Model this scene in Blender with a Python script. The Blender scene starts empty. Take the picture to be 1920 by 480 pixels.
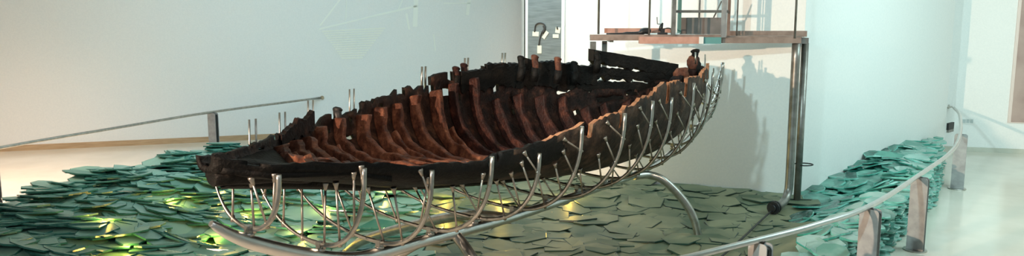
import bpy, math, random
from mathutils import Vector, Matrix, noise
random.seed(7)
sc = bpy.context.scene
COL = sc.collection
PI = math.pi

# ------------------------------------------------------------------ camera
F = 1500.0; CH = 3.2; PITCH = math.radians(8.35)
cam = bpy.data.cameras.new('camera'); cam.sensor_width = 36.0; cam.lens = F * 36 / 1920
cam.clip_end = 200
co = bpy.data.objects.new('camera', cam); COL.objects.link(co)
co.location = (0, 0, CH); co.rotation_euler = (PI / 2 - PITCH, 0, 0)
sc.camera = co
cc, ss = math.cos(PITCH), math.sin(PITCH)
def ray(px, py):
    a = (px - 960) / F; b = (240 - py) / F
    return Vector((a, cc + b * ss, -ss + b * cc))
CP = Vector((0, 0, CH))
def at_z(px, py, z):
    r = ray(px, py); return CP + r * ((z - CH) / r.z)
def at_y(px, py, y):
    r = ray(px, py); return CP + r * (y / r.y)
def on_plane(px, py, p0, n):
    r = ray(px, py); n = Vector(n); return CP + r * ((Vector(p0) - CP).dot(n) / r.dot(n))
def proj(p):
    x, y, z = p[0], p[1], p[2] - CH
    d = y * cc - z * ss
    return 960 + F * x / d, 240 - F * (y * ss + z * cc) / d, d

# ------------------------------------------------------------------ materials
def mat(name):
    m = bpy.data.materials.new(name); m.use_nodes = True
    nt = m.node_tree; b = nt.nodes['Principled BSDF']
    return m, nt, b
def simple(name, col, rough=.5, metal=0, noise_scale=None, col2=None, bump=0, spec=.5, detail=4, stretch=None):
    m, nt, b = mat(name)
    b.inputs['Base Color'].default_value = (*col, 1); b.inputs['Roughness'].default_value = rough
    b.inputs['Metallic'].default_value = metal; b.inputs['Specular IOR Level'].default_value = spec
    if noise_scale:
        tc = nt.nodes.new('ShaderNodeTexCoord'); mp = nt.nodes.new('ShaderNodeMapping')
        nt.links.new(tc.outputs['Object'], mp.inputs[0])
        if stretch: mp.inputs['Scale'].default_value = stretch
        n = nt.nodes.new('ShaderNodeTexNoise'); n.inputs['Scale'].default_value = noise_scale; n.inputs['Detail'].default_value = detail
        nt.links.new(mp.outputs[0], n.inputs[0])
        if col2:
            r = nt.nodes.new('ShaderNodeValToRGB')
            r.color_ramp.elements[0].color = (*col, 1); r.color_ramp.elements[1].color = (*col2, 1)
            r.color_ramp.elements[0].position = .38; r.color_ramp.elements[1].position = .62
            nt.links.new(n.outputs[0], r.inputs[0]); nt.links.new(r.outputs[0], b.inputs['Base Color'])
        if bump:
            bp = nt.nodes.new('ShaderNodeBump'); bp.inputs['Strength'].default_value = bump; bp.inputs['Distance'].default_value = .02
            nt.links.new(n.outputs[0], bp.inputs['Height']); nt.links.new(bp.outputs[0], b.inputs['Normal'])
    return m
M = {}
M['wall'] = simple('wall_paint', (.80, .80, .78), .75, 0, 30, (.77, .775, .76), .04)
M['floor'] = simple('polished_floor', (.66, .62, .54), .16, 0, 1.2, (.60, .57, .49), 0, .5)
M['ceil'] = simple('ceiling_paint', (.7, .7, .7), .9)
M['tanwood'] = simple('baseboard_wood', (.42, .28, .16), .5, 0, 3, (.50, .35, .21), 0, .4, 4, (1, 1, 12))
M['stone'] = simple('skirting_stone', (.50, .50, .43), .4, 0, 4, (.56, .56, .49))
M['steel'] = simple('brushed_steel', (.40, .40, .37), .34, 1, 14, (.52, .51, .47), .05)
M['chrome'] = simple('polished_steel', (.66, .67, .66), .3, 1, 9, (.72, .72, .70), .03)
M['plate'] = simple('post_steel_plate', (.27, .27, .27), .5, .2, 8, (.35, .35, .345), .05)
M['darkplate'] = simple('dark_steel_edge', (.03, .035, .035), .4, .6)
M['rustbeam'] = simple('painted_beam', (.24, .17, .14), .5, .25, 6, (.34, .25, .21), .1)
M['redbeam'] = simple('reddish_beam', (.48, .25, .19), .5, .1, 6, (.58, .33, .26), .1)
M['greypole'] = simple('grey_green_pole', (.20, .19, .17), .38, .7, 6, (.30, .29, .27), .05)
M['rod'] = simple('satin_rod_steel', (.40, .36, .31), .36, .9, 9, (.52, .47, .41), .03)
M['dark'] = simple('black_rubber', (.012, .012, .013), .5)
M['teal'] = simple('teal_paint', (.12, .30, .29), .5)
M['white'] = simple('white_plastic', (.75, .76, .74), .4)
M['panelgrey'] = simple('dull_grey_sheet', (.15, .14, .13), .6, 0, 5, (.2, .18, .17))
M['card'] = simple('cream_card', (.72, .72, .62), .6)
M['rope'] = simple('tarred_rope', (.05, .045, .04), .8)
M['projection'] = simple('pale_projected_light', (.85, .86, .80), .75)  # pale colour standing for light projected on the wall
M['banner'] = simple('pinkish_brown_print', (.36, .25, .22), .5, 0, 1.5, (.45, .33, .29))

def board_mat():
    m, nt, b = mat('grey_board_planks')
    tc = nt.nodes.new('ShaderNodeTexCoord'); mp = nt.nodes.new('ShaderNodeMapping'); mp.inputs['Scale'].default_value = (1.5, 1.5, 14)
    n = nt.nodes.new('ShaderNodeTexNoise'); n.inputs['Scale'].default_value = 2.2; n.inputs['Detail'].default_value = 5
    r = nt.nodes.new('ShaderNodeValToRGB'); r.color_ramp.elements[0].color = (.13, .16, .165, 1); r.color_ramp.elements[1].color = (.19, .225, .23, 1)
    r.color_ramp.elements[0].position = .35; r.color_ramp.elements[1].position = .65
    nt.links.new(tc.outputs['Object'], mp.inputs[0]); nt.links.new(mp.outputs[0], n.inputs[0]); nt.links.new(n.outputs[0], r.inputs[0]); nt.links.new(r.outputs[0], b.inputs['Base Color'])
    b.inputs['Roughness'].default_value = .6
    return m
M['board'] = board_mat()

def wood(name, stops, scale=5, rough=.55, bump=.5, fine=38):
    m, nt, b = mat(name)
    tc = nt.nodes.new('ShaderNodeTexCoord')
    n = nt.nodes.new('ShaderNodeTexNoise'); n.inputs['Scale'].default_value = scale; n.inputs['Detail'].default_value = 9; n.inputs['Roughness'].default_value = .68
    n2 = nt.nodes.new('ShaderNodeTexNoise'); n2.inputs['Scale'].default_value = fine; n2.inputs['Detail'].default_value = 5
    r = nt.nodes.new('ShaderNodeValToRGB')
    e = r.color_ramp.elements
    e[0].position = stops[0][0]; e[0].color = (*stops[0][1], 1); e[1].position = stops[-1][0]; e[1].color = (*stops[-1][1], 1)
    for p, c in stops[1:-1]:
        x = e.new(p); x.color = (*c, 1)
    nt.links.new(tc.outputs['Object'], n.inputs[0]); nt.links.new(tc.outputs['Object'], n2.inputs[0])
    nt.links.new(n.outputs[0], r.inputs[0]); nt.links.new(r.outputs[0], b.inputs['Base Color'])
    mx = nt.nodes.new('ShaderNodeMath'); mx.operation = 'MULTIPLY_ADD'; mx.inputs[1].default_value = .5
    nt.links.new(n2.outputs[0], mx.inputs[0]); nt.links.new(n.outputs[0], mx.inputs[2])
    bp = nt.nodes.new('ShaderNodeBump'); bp.inputs['Strength'].default_value = bump; bp.inputs['Distance'].default_value = .03
    nt.links.new(mx.outputs[0], bp.inputs['Height']); nt.links.new(bp.outputs[0], b.inputs['Normal'])
    b.inputs['Roughness'].default_value = rough; b.inputs['Specular IOR Level'].default_value = .2
    return m
M['hull_black'] = wood('black_hull_wood', [(.38, (.002, .002, .0018)), (.58, (.007, .006, .005)), (.70, (.02, .015, .011)), (.84, (.07, .04, .025))], 4.5, .6, .6)
M['hull_brown'] = wood('brown_hull_wood', [(.34, (.012, .008, .007)), (.50, (.045, .029, .020)), (.62, (.10, .062, .042)), (.76, (.24, .15, .09))], 6, .6, .6)
M['hull_in'] = wood('inner_hull_wood', [(.40, (.004, .002, .0018)), (.56, (.018, .008, .006)), (.68, (.07, .028, .016)), (.8, (.24, .11, .05))], 7, .55, .8)
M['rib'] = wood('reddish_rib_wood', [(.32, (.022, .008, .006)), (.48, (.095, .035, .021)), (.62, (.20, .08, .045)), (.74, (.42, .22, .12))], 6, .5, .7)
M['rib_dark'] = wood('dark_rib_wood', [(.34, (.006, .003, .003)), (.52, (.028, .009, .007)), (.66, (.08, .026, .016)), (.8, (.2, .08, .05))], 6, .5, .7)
M['edge'] = wood('lit_split_wood_edge', [(.3, (.16, .07, .035)), (.5, (.36, .17, .09)), (.7, (.55, .30, .17))], 9, .6, .5)  # split wood, with the orange highlight of its lit top in the colour

def glass_mat(name, c1, c2, rough, transl, trans, bump=.15, sc_=1.3):
    m, nt, b = mat(name)
    oi = nt.nodes.new('ShaderNodeObjectInfo'); geo = nt.nodes.new('ShaderNodeNewGeometry')
    n = nt.nodes.new('ShaderNodeTexNoise'); n.inputs['Scale'].default_value = sc_; n.inputs['Detail'].default_value = 3
    nt.links.new(geo.outputs['Position'], n.inputs[0])
    ad = nt.nodes.new('ShaderNodeMath'); ad.operation = 'MULTIPLY_ADD'; ad.inputs[1].default_value = .35; 
    nt.links.new(geo.outputs['Random Per Island'], ad.inputs[0]); nt.links.new(n.outputs[0], ad.inputs[2])
    r = nt.nodes.new('ShaderNodeValToRGB'); r.color_ramp.elements[0].color = (*c1, 1); r.color_ramp.elements[1].color = (*c2, 1)
    r.color_ramp.elements[0].position = .45; r.color_ramp.elements[1].position = .85
    nt.links.new(ad.outputs[0], r.inputs[0])
    nt.links.new(r.outputs[0], b.inputs['Base Color'])
    b.inputs['Roughness'].default_value = rough; b.inputs['Transmission Weight'].default_value = trans; b.inputs['IOR'].default_value = 1.5
    n2 = nt.nodes.new('ShaderNodeTexNoise'); n2.inputs['Scale'].default_value = 9; nt.links.new(geo.outputs['Position'], n2.inputs[0])
    bp = nt.nodes.new('ShaderNodeBump'); bp.inputs['Strength'].default_value = bump; bp.inputs['Distance'].default_value = .03
    nt.links.new(n2.outputs[0], bp.inputs['Height']); nt.links.new(bp.outputs[0], b.inputs['Normal'])
    tr = nt.nodes.new('ShaderNodeBsdfTranslucent'); nt.links.new(r.outputs[0], tr.inputs[0])
    mx = nt.nodes.new('ShaderNodeMixShader'); mx.inputs[0].default_value = transl
    out = nt.nodes['Material Output']
    nt.links.new(b.outputs[0], mx.inputs[1]); nt.links.new(tr.outputs[0], mx.inputs[2]); nt.links.new(mx.outputs[0], out.inputs[0])
    return m
M['g_left'] = glass_mat('frosted_green_glass', (.07, .26, .20), (.32, .55, .46), .28, .35, 0)
M['g_mid'] = glass_mat('warm_lit_green_glass', (.10, .15, .09), (.30, .31, .19), .5, .25, 0)  # olive shift puts the warm key light into the glass colour
M['g_right'] = glass_mat('clear_teal_glass', (.24, .56, .48), (.70, .90, .84), .10, .38, .25, .3, 2.5)
M['g_rdark'] = glass_mat('deep_teal_glass', (.01, .10, .08), (.22, .56, .46), .08, .25, .25, .4, 3)
M['g_edge'] = simple('green_glass_edge', (.02, .11, .085), .2, 0, 2, (.05, .20, .16))
M['g_redge'] = simple('teal_glass_edge', (.04, .26, .20), .12, 0, 3, (.20, .52, .44))
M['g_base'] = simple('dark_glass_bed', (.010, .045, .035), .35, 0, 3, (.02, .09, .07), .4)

def emis(name, col, s):
    m, nt, b = mat(name); b.inputs['Base Color'].default_value = (*col, 1)
    b.inputs['Emission Color'].default_value = (*col, 1); b.inputs['Emission Strength'].default_value = s
    return m
M['lamp'] = emis('yellow_lamp_glow', (1, .85, .3), 2.2)

# ------------------------------------------------------------------ mesh helpers
class MB:
    def __init__(s): s.v = []; s.f = []; s.m = []; s.sm = []
    def add(s, vs, fs, mi=0, smooth=False):
        o = len(s.v); s.v += [Vector(p) for p in vs]
        for f in fs: s.f.append([i + o for i in f]); s.m.append(mi); s.sm.append(smooth)
    def hexa(s, p, mi=0):   # 8 corners: bottom 0-3, top 4-7
        s.add(p, [(3, 2, 1, 0), (4, 5, 6, 7), (0, 1, 5, 4), (1, 2, 6, 5), (2, 3, 7, 6), (3, 0, 4, 7)], mi)
    def box(s, c, size, rz=0, mi=0, rot=None):
        R = rot if rot else Matrix.Rotation(rz, 3, 'Z'); c = Vector(c); h = Vector(size) / 2
        p = [c + R @ Vector((x * h.x, y * h.y, z * h.z)) for z in (-1, 1) for x, y in ((-1, -1), (1, -1), (1, 1), (-1, 1))]
        s.hexa(p, mi)
    def beam(s, a, b, w, h, up=(0, 0, 1), mi=0):   # rectangular bar from a to b
        a = Vector(a); b = Vector(b); d = (b - a).normalized(); u = Vector(up)
        if abs(d.dot(u)) > .95: u = Vector((0, 1, 0))
        x = d.cross(u).normalized(); u = x.cross(d)
        p = [q + x * sx * w / 2 + u * sz * h / 2 for q in (a, b) for sx, sz in ((-1, -1), (1, -1), (1, 1), (-1, 1))]
        s.hexa(p, mi)
    def prism(s, poly, z0, z1, mi=0):
        n = len(poly); a = sum(poly[i][0] * poly[(i + 1) % n][1] - poly[(i + 1) % n][0] * poly[i][1] for i in range(n))
        if a < 0: poly = poly[::-1]
        vs = [(x, y, z0) for x, y in poly] + [(x, y, z1) for x, y in poly]
        s.add(vs, [list(range(n))[::-1], list(range(n, 2 * n))] + [(i, (i + 1) % n, n + (i + 1) % n, n + i) for i in range(n)], mi)
    def tube(s, pts, r, seg=10, mi=0, cap=True, flat=1.0):
        pts = [Vector(p) for p in pts]; n = len(pts)
        rs = r if isinstance(r, (list, tuple)) else [r] * n
        t0 = (pts[1] - pts[0]).normalized(); u = Vector((0, 0, 1)) if abs(t0.z) < .9 else Vector((1, 0, 0))
        u = (u - t0 * u.dot(t0)).normalized(); o = len(s.v)
        for i, p in enumerate(pts):
            t = (pts[min(i + 1, n - 1)] - pts[max(i - 1, 0)]).normalized()
            u = (u - t * u.dot(t)).normalized(); w = t.cross(u)
            for k in range(seg):
                a = 2 * PI * k / seg; s.v.append(p + (u * math.cos(a) * flat + w * math.sin(a)) * rs[i])
        for i in range(n - 1):
            for k in range(seg):
                k2 = (k + 1) % seg
                s.f.append([o + i * seg + k, o + i * seg + k2, o + (i + 1) * seg + k2, o + (i + 1) * seg + k]); s.m.append(mi); s.sm.append(True)
        if cap:
            s.f.append([o + k for k in range(seg)][::-1]); s.m.append(mi); s.sm.append(False)
            s.f.append([o + (n - 1) * seg + k for k in range(seg)]); s.m.append(mi); s.sm.append(False)
    def disc(s, c, nrm, r, h, seg=14, mi=0):
        n = Vector(nrm).normalized(); c = Vector(c); s.tube([c - n * h / 2, c + n * h / 2], r, seg, mi)
    def build(s, name, mats, parent=None, loc=None):
        origin = Vector(loc) if loc is not None else (Vector(parent['_w']) if parent is not None else Vector((0, 0, 0)))
        me = bpy.data.meshes.new(name); me.from_pydata([v - origin for v in s.v], [], s.f)
        if not isinstance(mats, (list, tuple)): mats = [mats]
        for m in mats: me.materials.append(m)
        for i, p in enumerate(me.polygons): p.material_index = s.m[i]; p.use_smooth = s.sm[i]
        me.update()
        o = bpy.data.objects.new(name, me); COL.objects.link(o)
        WL[o.name] = origin
        if parent is not None: o.parent = parent; o.location = origin - Vector(parent['_w']); o['_w'] = origin[:]
        else: o.location = origin; o['_w'] = origin[:]
        return o
WL = {}
def empty(name, loc, label, cat, group=None):
    o = bpy.data.objects.new(name, None); COL.objects.link(o); o.location = loc; o['_w'] = tuple(loc)
    tag(o, label, cat, group); return o
def tag(o, label=None, cat=None, group=None, kind=None):
    if label: o['label'] = label
    if cat: o['category'] = cat
    if group: o['group'] = group
    if kind: o['kind'] = kind
    return o
def struct(o): o['kind'] = 'structure'; return o
def smooth(pts, k=6):
    pts = [Vector(p) for p in pts]; out = []
    P = [pts[0] * 2 - pts[1]] + pts + [pts[-1] * 2 - pts[-2]]
    for i in range(1, len(P) - 2):
        for j in range(k):
            t = j / k; a, b, c, d = P[i - 1], P[i], P[i + 1], P[i + 2]
            out.append(.5 * ((2 * b) + (c - a) * t + (2 * a - 5 * b + 4 * c - d) * t * t + (3 * b - a - 3 * c + d) * t ** 3))
    out.append(pts[-1]); return out
def interp(x, xs, ys):
    if x <= xs[0]: return ys[0]
    for i in range(len(xs) - 1):
        if x <= xs[i + 1]:
            t = (x - xs[i]) / (xs[i + 1] - xs[i]); return ys[i] + (ys[i + 1] - ys[i]) * t
    return ys[-1]
def nz(*a): return noise.noise(Vector(a))

# ------------------------------------------------------------------ setting
CEIL = 6.2
m = MB(); m.prism([(-16, -3), (16, -3), (16, 26), (-16, 26)], -.15, 0); struct(m.build('floor', M['floor']))
m = MB(); m.prism([(-16, -3), (16, -3), (16, 26), (-16, 26)], CEIL, CEIL + .2); struct(m.build('ceiling', M['ceil']))
LW0, LW1 = Vector((-15.2, 16.95, 0)), Vector((5.0, 23.5, 0))
ld = (LW1 - LW0).normalized(); lnrm = Vector((-ld.y, ld.x, 0))
def wallslab(a, b, n, z0=0, z1=CEIL, th=.2, mats=M['wall'], name='wall'):
    m = MB(); a = Vector(a); b = Vector(b)
    m.prism([a[:2], b[:2], (b + n * th)[:2], (a + n * th)[:2]], z0, z1)
    return struct(m.build(name, mats))
wallslab(LW0, LW1, lnrm, name='wall_back')
m = MB(); a = LW0 - lnrm * .02; b = LW1 - lnrm * .02
m.prism([a[:2], b[:2], LW1[:2], LW0[:2]], 0, .13); struct(m.build('baseboard_back', M['tanwood']))
CA, CB, CC_ = (.25, 15.12), (4.72, 12.99), (9.5, 17.35)
m = MB(); m.prism([CA, CB, CC_, (9.95, 18.25), (9.95, 22), (.25, 21.4)], 0, CEIL); struct(m.build('wall_centre', M['wall']))
m = MB(); m.box((CA[0] - .012, CA[1] - .0, CEIL / 2 + .01), (.02, .05, CEIL - .04)); struct(m.build('edge_shade_strip', M['darkplate']))  # dark strip standing in for the edge shadow at the wall end
RA, RB = Vector((9.95, 18.28, 0)), Vector((16, 16.62, 0)); rd = (RB - RA).normalized(); rn = Vector((-rd.y, rd.x, 0))
wallslab(RA, RB, rn, name='wall_right')
m = MB(); a = RA - rn * .025; b = RB - rn * .025
m.prism([a[:2], b[:2], RB[:2], RA[:2]], 0, .10); struct(m.build('baseboard_right', M['stone']))
wallslab((-16, -3, 0), (-16, 18, 0), Vector((-1, 0, 0)), name='wall_left')
wallslab((16, -3, 0), (16, 18, 0), Vector((1, 0, 0)), name='wall_far_right')

# ------------------------------------------------------------------ ship coordinates
D3 = Vector((.594, .804, 0)).normalized(); S3 = Vector((D3.y, -D3.x, 0)); K0 = Vector((-1.91, 5.64, 0)); SP = .646
def W(n, v, z): return K0 + D3 * (SP * n) + S3 * v + Vector((0, 0, z))
N = [-.5, 0, 1, 2, 3, 4, 5, 6, 7, 8, 9, 10, 11, 12, 12.6]
WS = [.12, .30, .46, .56, .66, .70, .76, .86, .86, .78, .76, .64, .46, .24, .06]
WP = [.10, .33, .70, 1.15, 1.5, 1.6, 1.7, 1.7, 1.6, 1.45, 1.2, .9, .55, .22, .06]
ZS = [2.22, 2.14, 2.08, 1.96, 1.92, 1.98, 2.05, 2.18, 2.27, 2.36, 2.37, 2.37, 2.38, 2.40, 2.40]
ZP = [2.20, 2.16, 2.12, 2.08, 2.11, 2.17, 2.28, 2.40, 2.48, 2.52, 2.42, 2.38, 2.3, 2.40, 2.40]
ZB = [2.10, 2.01, 1.87, 1.70, 1.60, 1.51, 1.43, 1.34, 1.29, 1.26, 1.29, 1.40, 1.58, 1.90, 2.15]
def ws(n): return interp(n, N, WS)
def wp(n): return interp(n, N, WP)
def zs(n): return interp(n, N, ZS)
def zp(n): return interp(n, N, ZP)
def zb(n): return interp(n, N, ZB)
def sec(n, q, off=0.0, e=.8, extra=0):
    """q -1 port gunwale .. 0 bottom .. +1 starboard gunwale; off>0 goes inboard"""
    a_, b_ = ws(n) - off, wp(n) - off
    vc = (a_ - b_) / 2; R = max((a_ + b_) / 2, .02)
    zt = zs(n) if q > 0 else zp(n)
    a = min(abs(q), 1) * PI / 2; bz = zb(n) + off * 1.0
    sx = math.sin(a) ** e; cz = 1 - math.cos(a) ** e if a < PI / 2 - 1e-6 else 1
    v = vc + math.copysign(R * sx, q)
    z = bz + (zt - bz) * cz
    if abs(q) > 1: z += (abs(q) - 1) * .9
    return v, z

# ------------------------------------------------------------------ the wreck
ship = empty('shipwreck_hull', W(5, -.3, 1.43), 'dark wooden ancient ship hull with open ribs, held up on the steel cradle', 'ship')
def jag(n, seed, amp): return amp * (nz(n * 1.7, seed, 0) + .6 * nz(n * 5.1, seed, 3) + .4 * nz(n * 13, seed, 7))
def shell(name, q0, q1, n0, n1, mats, seed, amp, hole=None, th=.045, dn=.07, nq=22, matf=None, flip=False):
    nn = int((n1 - n0) / dn) + 1
    vo, vi = [], []
    for i in range(nn):
        n = n0 + (n1 - n0) * i / (nn - 1)
        top = 1 + jag(n, seed, amp)
        for j in range(nq + 1):
            q = q0 + (q1 - q0) * j / nq
            qq = q * top if abs(q) > .6 else q * (1 + (top - 1) * max(0, (abs(q) - .3) / .3))
            v, z = sec(n, qq); v2, z2 = sec(n, qq, th)
            wob = .012 * nz(n * 3, q * 7, seed) + .008 * nz(n * 9, q * 16, seed) + (.007 if int(abs(q) * 11) % 2 else 0)
            vo.append(W(n, v + math.copysign(wob, q), z + wob * .4)); vi.append(W(n, v2, z2))
    k = nq + 1; L = len(vo); faces = []; keep = set()
    for i in range(nn - 1):
        for j in range(nq):
            n = n0 + (n1 - n0) * (i + .5) / (nn - 1); q = q0 + (q1 - q0) * (j + .5) / nq
            if hole and hole(n, q): continue
            keep.add((i, j))
    m = MB(); vs = vo + vi; fs = []; ms = []
    def mi(i, j):
        n = n0 + (n1 - n0) * (i + .5) / (nn - 1); q = q0 + (q1 - q0) * (j + .5) / nq
        return matf(n, q) if matf else 0
    for (i, j) in sorted(keep):
        a, b, c, d = i * k + j, (i + 1) * k + j, (i + 1) * k + j + 1, i * k + j + 1
        fs.append((a, b, c, d)); ms.append(mi(i, j)); fs.append((L + d, L + c, L + b, L + a)); ms.append(4 if n0 + (n1 - n0) * i / nn + .8 * nz(i * .1, j * .4, 3) < 6 else 2)
        for (di, dj, e) in ((-1, 0, (a, d)), (1, 0, (c, b)), (0, -1, (b, a)), (0, 1, (d, c))):
            if (i + di, j + dj) not in keep:
                fs.append((e[0], e[1], L + e[1], L + e[0])); ms.append(3 if n0 + (n1 - n0) * i / nn > 4.2 else 0)
    m.v = vs; m.f = [list(f) for f in fs]; m.m = ms; m.sm = [False if x == 3 else True for x in ms]
    return m.build(name, mats, ship)
M['hull_inb'] = wood('brown_inner_wood', [(.36, (.006, .003, .0025)), (.52, (.022, .010, .007)), (.66, (.07, .034, .02)), (.8, (.22, .12, .07))], 7, .55, .8)
HM = [M['hull_black'], M['hull_brown'], M['hull_in'], M['edge'], M['hull_inb']]
shell('starboard_planking', .0, 1, -.5, 12.3, HM, 4.2, .04,
      hole=lambda n, q: (q > .93 and nz(n * 3.5, 9, 2) > .3),
      matf=lambda n, q: 1 if n + 1.5 * nz(n * 1.5, q * 3, 5) > 4.3 else 0)  # unlit part black forward, lit part brown aft, set as wood colours
HP = [M['hull_black'], M['hull_brown'], M['hull_in'], M['hull_black'], M['hull_inb']]
def port_hole(n, q):
    a = abs(q)
    if a > .94 and nz(n * 3.2, 5, 2) > .3: return True
    if n > 8.3 and a > .62:
        return nz(n * 1.3, a * 22, 8.5) > .28 or (a > .88 and n > 9.0)
    if 6.2 < n < 6.6 and .86 < a < .93: return True
    return a > .7 and nz(n * 5, a * 18, 4.1) > .45
shell('port_planking', -1, 0, -.5, 12.2, HP, 8.8, .06, hole=port_hole)
# thick wale and loose strakes still standing at the port quarter
def strake(name, n0, n1, zt0, zt1, h, th, mt, vin=0, seed=0, k=40):
    rg = .25 if name == 'wale' else 1.0
    m = MB(); P = []
    for i in range(k + 1):
        t = i / k; n = n0 + (n1 - n0) * t; z = zt0 + (zt1 - zt0) * t
        v = -wp(n) + vin; hh = h * (1 + .35 * rg * nz(n * 3, seed, 1)); zz = z + rg * (.035 * nz(n * 4, seed, 2) + .03 * nz(n * 11, seed, 8))
        e = .06 * nz(n * 8, seed, 5)
        P.append([W(n, v, zz), W(n, v + th, zz - .01), W(n, v + th, zz - hh + e), W(n, v, zz - hh + e)])
    vs = [p for r in P for p in r]
    fs = [(4 * i + a, 4 * i + (a + 1) % 4, 4 * i + 4 + (a + 1) % 4, 4 * i + 4 + a) for i in range(k) for a in range(4)]
    fs = [f[::-1] for f in fs] + [(0, 1, 2, 3), (4 * k + 3, 4 * k + 2, 4 * k + 1, 4 * k)]
    m.add(vs, fs, 0, False); return m.build(name, mt, ship)
tag(strake('wale', 9.82, 11.85, 2.67, 2.42, .19, .09, M['hull_black'], -.02, 1), 'thick black upper plank')
strake('loose_strake', 9.2, 11.6, 2.40, 2.24, .10, .05, M['hull_black'], 0, 2)
strake('loose_strake', 8.3, 10.6, 2.56, 2.36, .07, .05, M['hull_black'], 0, 3)
strake('loose_strake', 7.9, 11.2, 2.30, 2.10, .13, .05, M['hull_black'], 0, 4)
strake('upper_strake', 6.6, 8.2, 2.44, 2.50, .26, .05, M['hull_black'], .03, 21)
strake('upper_strake', 7.3, 9.5, 2.53, 2.47, .16, .05, M['hull_black'], .0, 22)
strake('upper_strake', 8.0, 9.9, 2.34, 2.34, .16, .05, M['hull_black'], .03, 23)
strake('loose_strake', 8.6, 11.75, 2.50, 2.28, .11, .05, M['hull_black'], .01, 11)
strake('loose_strake', 7.4, 9.9, 2.44, 2.36, .13, .05, M['hull_black'], .02, 12)
strake('loose_strake', 9.0, 11.8, 2.25, 2.13, .12, .05, M['hull_black'], .01, 13)
strake('loose_strake', 7.0, 11.6, 2.06, 1.98, .14, .05, M['hull_black'], .02, 6)
strake('loose_strake', 1.5, 2.65, 2.13, 2.22, .16, .06, M['hull_in'], .02, 5)

def rib(n, q0, q1, wd, dp, mt, lean=0, seed=0, steps=26, off=.06):
    m = MB(); vs = []
    for i in range(steps + 1):
        q = q0 + (q1 - q0) * i / steps
        nn = n + lean * (q - q0) + .05 * nz(q * 2, seed, 1)
        a = .5 * wd * (1 + .4 * nz(q * 5, seed, 2)); d = dp * (1 + .45 * nz(q * 5.3, seed, 3))
        v1, z1 = sec(nn, q, off); v2, z2 = sec(nn, q, off + d)
        if abs(q) > 1.0: v2 = v1 - math.copysign(d, q); z2 = z1
        for (an, vv, zz) in ((-a, v1, z1), (-a * .8, v2, z2), (a * .8, v2, z2), (a, v1, z1)):
            vs.append(W(nn + an / SP, vv, zz + .022 * nz(q * 9, seed, an * 50)))
    fs = [(4 * i + a, 4 * i + (a + 1) % 4, 4 * i + 4 + (a + 1) % 4, 4 * i + 4 + a) for i in range(steps) for a in range(4)]
    fs += [(3, 2, 1, 0), (4 * steps, 4 * steps + 1, 4 * steps + 2, 4 * steps + 3)]
    m.add(vs, fs, 0, False); o = m.build('rib', mt, ship)
    bv = o.modifiers.new('round', 'BEVEL'); bv.width = .018; bv.segments = 2
    return o
n = 1.35; k = 0
while n < 11.6:
    top = -((.86 if n < 2.6 else .95 if n < 7 else .80 if n < 9 else .68) + .06 * nz(n * 4, 3, 3))
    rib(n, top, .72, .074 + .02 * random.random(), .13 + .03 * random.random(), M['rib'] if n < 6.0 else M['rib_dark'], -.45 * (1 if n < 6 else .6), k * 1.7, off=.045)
    if n < 6.5 and k % 3 == 0:
        rib(n + .12, -(.50 + .2 * random.random()), .3, .05, .10, M['rib'], -.45, k * 2.9 + 50)
    n += .47 + .08 * random.random(); k += 1
# projecting frame heads on the port rail
for (px, py, nn, hh, mt) in ((1001, 106, 8.0, .16, 'rib'), (1044, 110, 8.6, .17, 'rib'), (868, 122, 6.8, .12, 'rib_dark'), (975, 108, 7.75, .14, 'hull_black'), (630, 205, 3.35, .10, 'dark'), (853, 128, 6.55, .10, 'rib_dark'), (1075, 118, 9.2, .14, 'hull_black'), (1118, 98, 9.85, .12, 'hull_black')):
    m = MB(); q = on_plane(px, py, W(nn, 0, 0), D3); v = (q - K0).dot(S3); z = q.z
    m.tube(smooth([W(nn, v + .03, z - hh), W(nn, v + .02, z - hh * .5), W(nn + .03, v, z - .02), W(nn + .05, v, z + .02)], 3), [.045] * 6 + [.05, .055, .05, .03], 7)
    m.build('frame_head', M[mt], ship)
    m = MB(); m.tube([W(nn, v + .0, z - hh - .16), W(nn, v + .015, z - hh - .08), W(nn, v + .03, z - hh + .02)], [.05, .055, .05], 7); m.build('frame_timber', M['hull_black'], ship)
# bow floor planking near the gunwale
m = MB(); vs = []; fs = []; k = 34; j = 8
for i in range(k + 1):
    n = -.42 + 1.95 * i / k
    for t in range(j + 1):
        f = t / j; v = -wp(n) * .96 + (ws(n) + wp(n)) * .95 * f
        z = (zp(n) * (1 - f) + zs(n) * f) - .05 - .10 * math.sin(PI * f) * min(1, max(0, n + .3)) - (.07 * max(0, n - .9))
        vs.append(W(n + .12 * nz(f * 5, 1, 1) * (i == k), v, z + .012 * nz(n * 6, f * 9, 2)))
fs = [(i * (j + 1) + t, (i + 1) * (j + 1) + t, (i + 1) * (j + 1) + t + 1, i * (j + 1) + t + 1) for i in range(k) for t in range(j)]
m.add(vs, [f[::-1] for f in fs], 0, True); o = m.build('bow_planking', M['hull_black'], ship)
sd = o.modifiers.new('th', 'SOLIDIFY'); sd.thickness = .05
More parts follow.
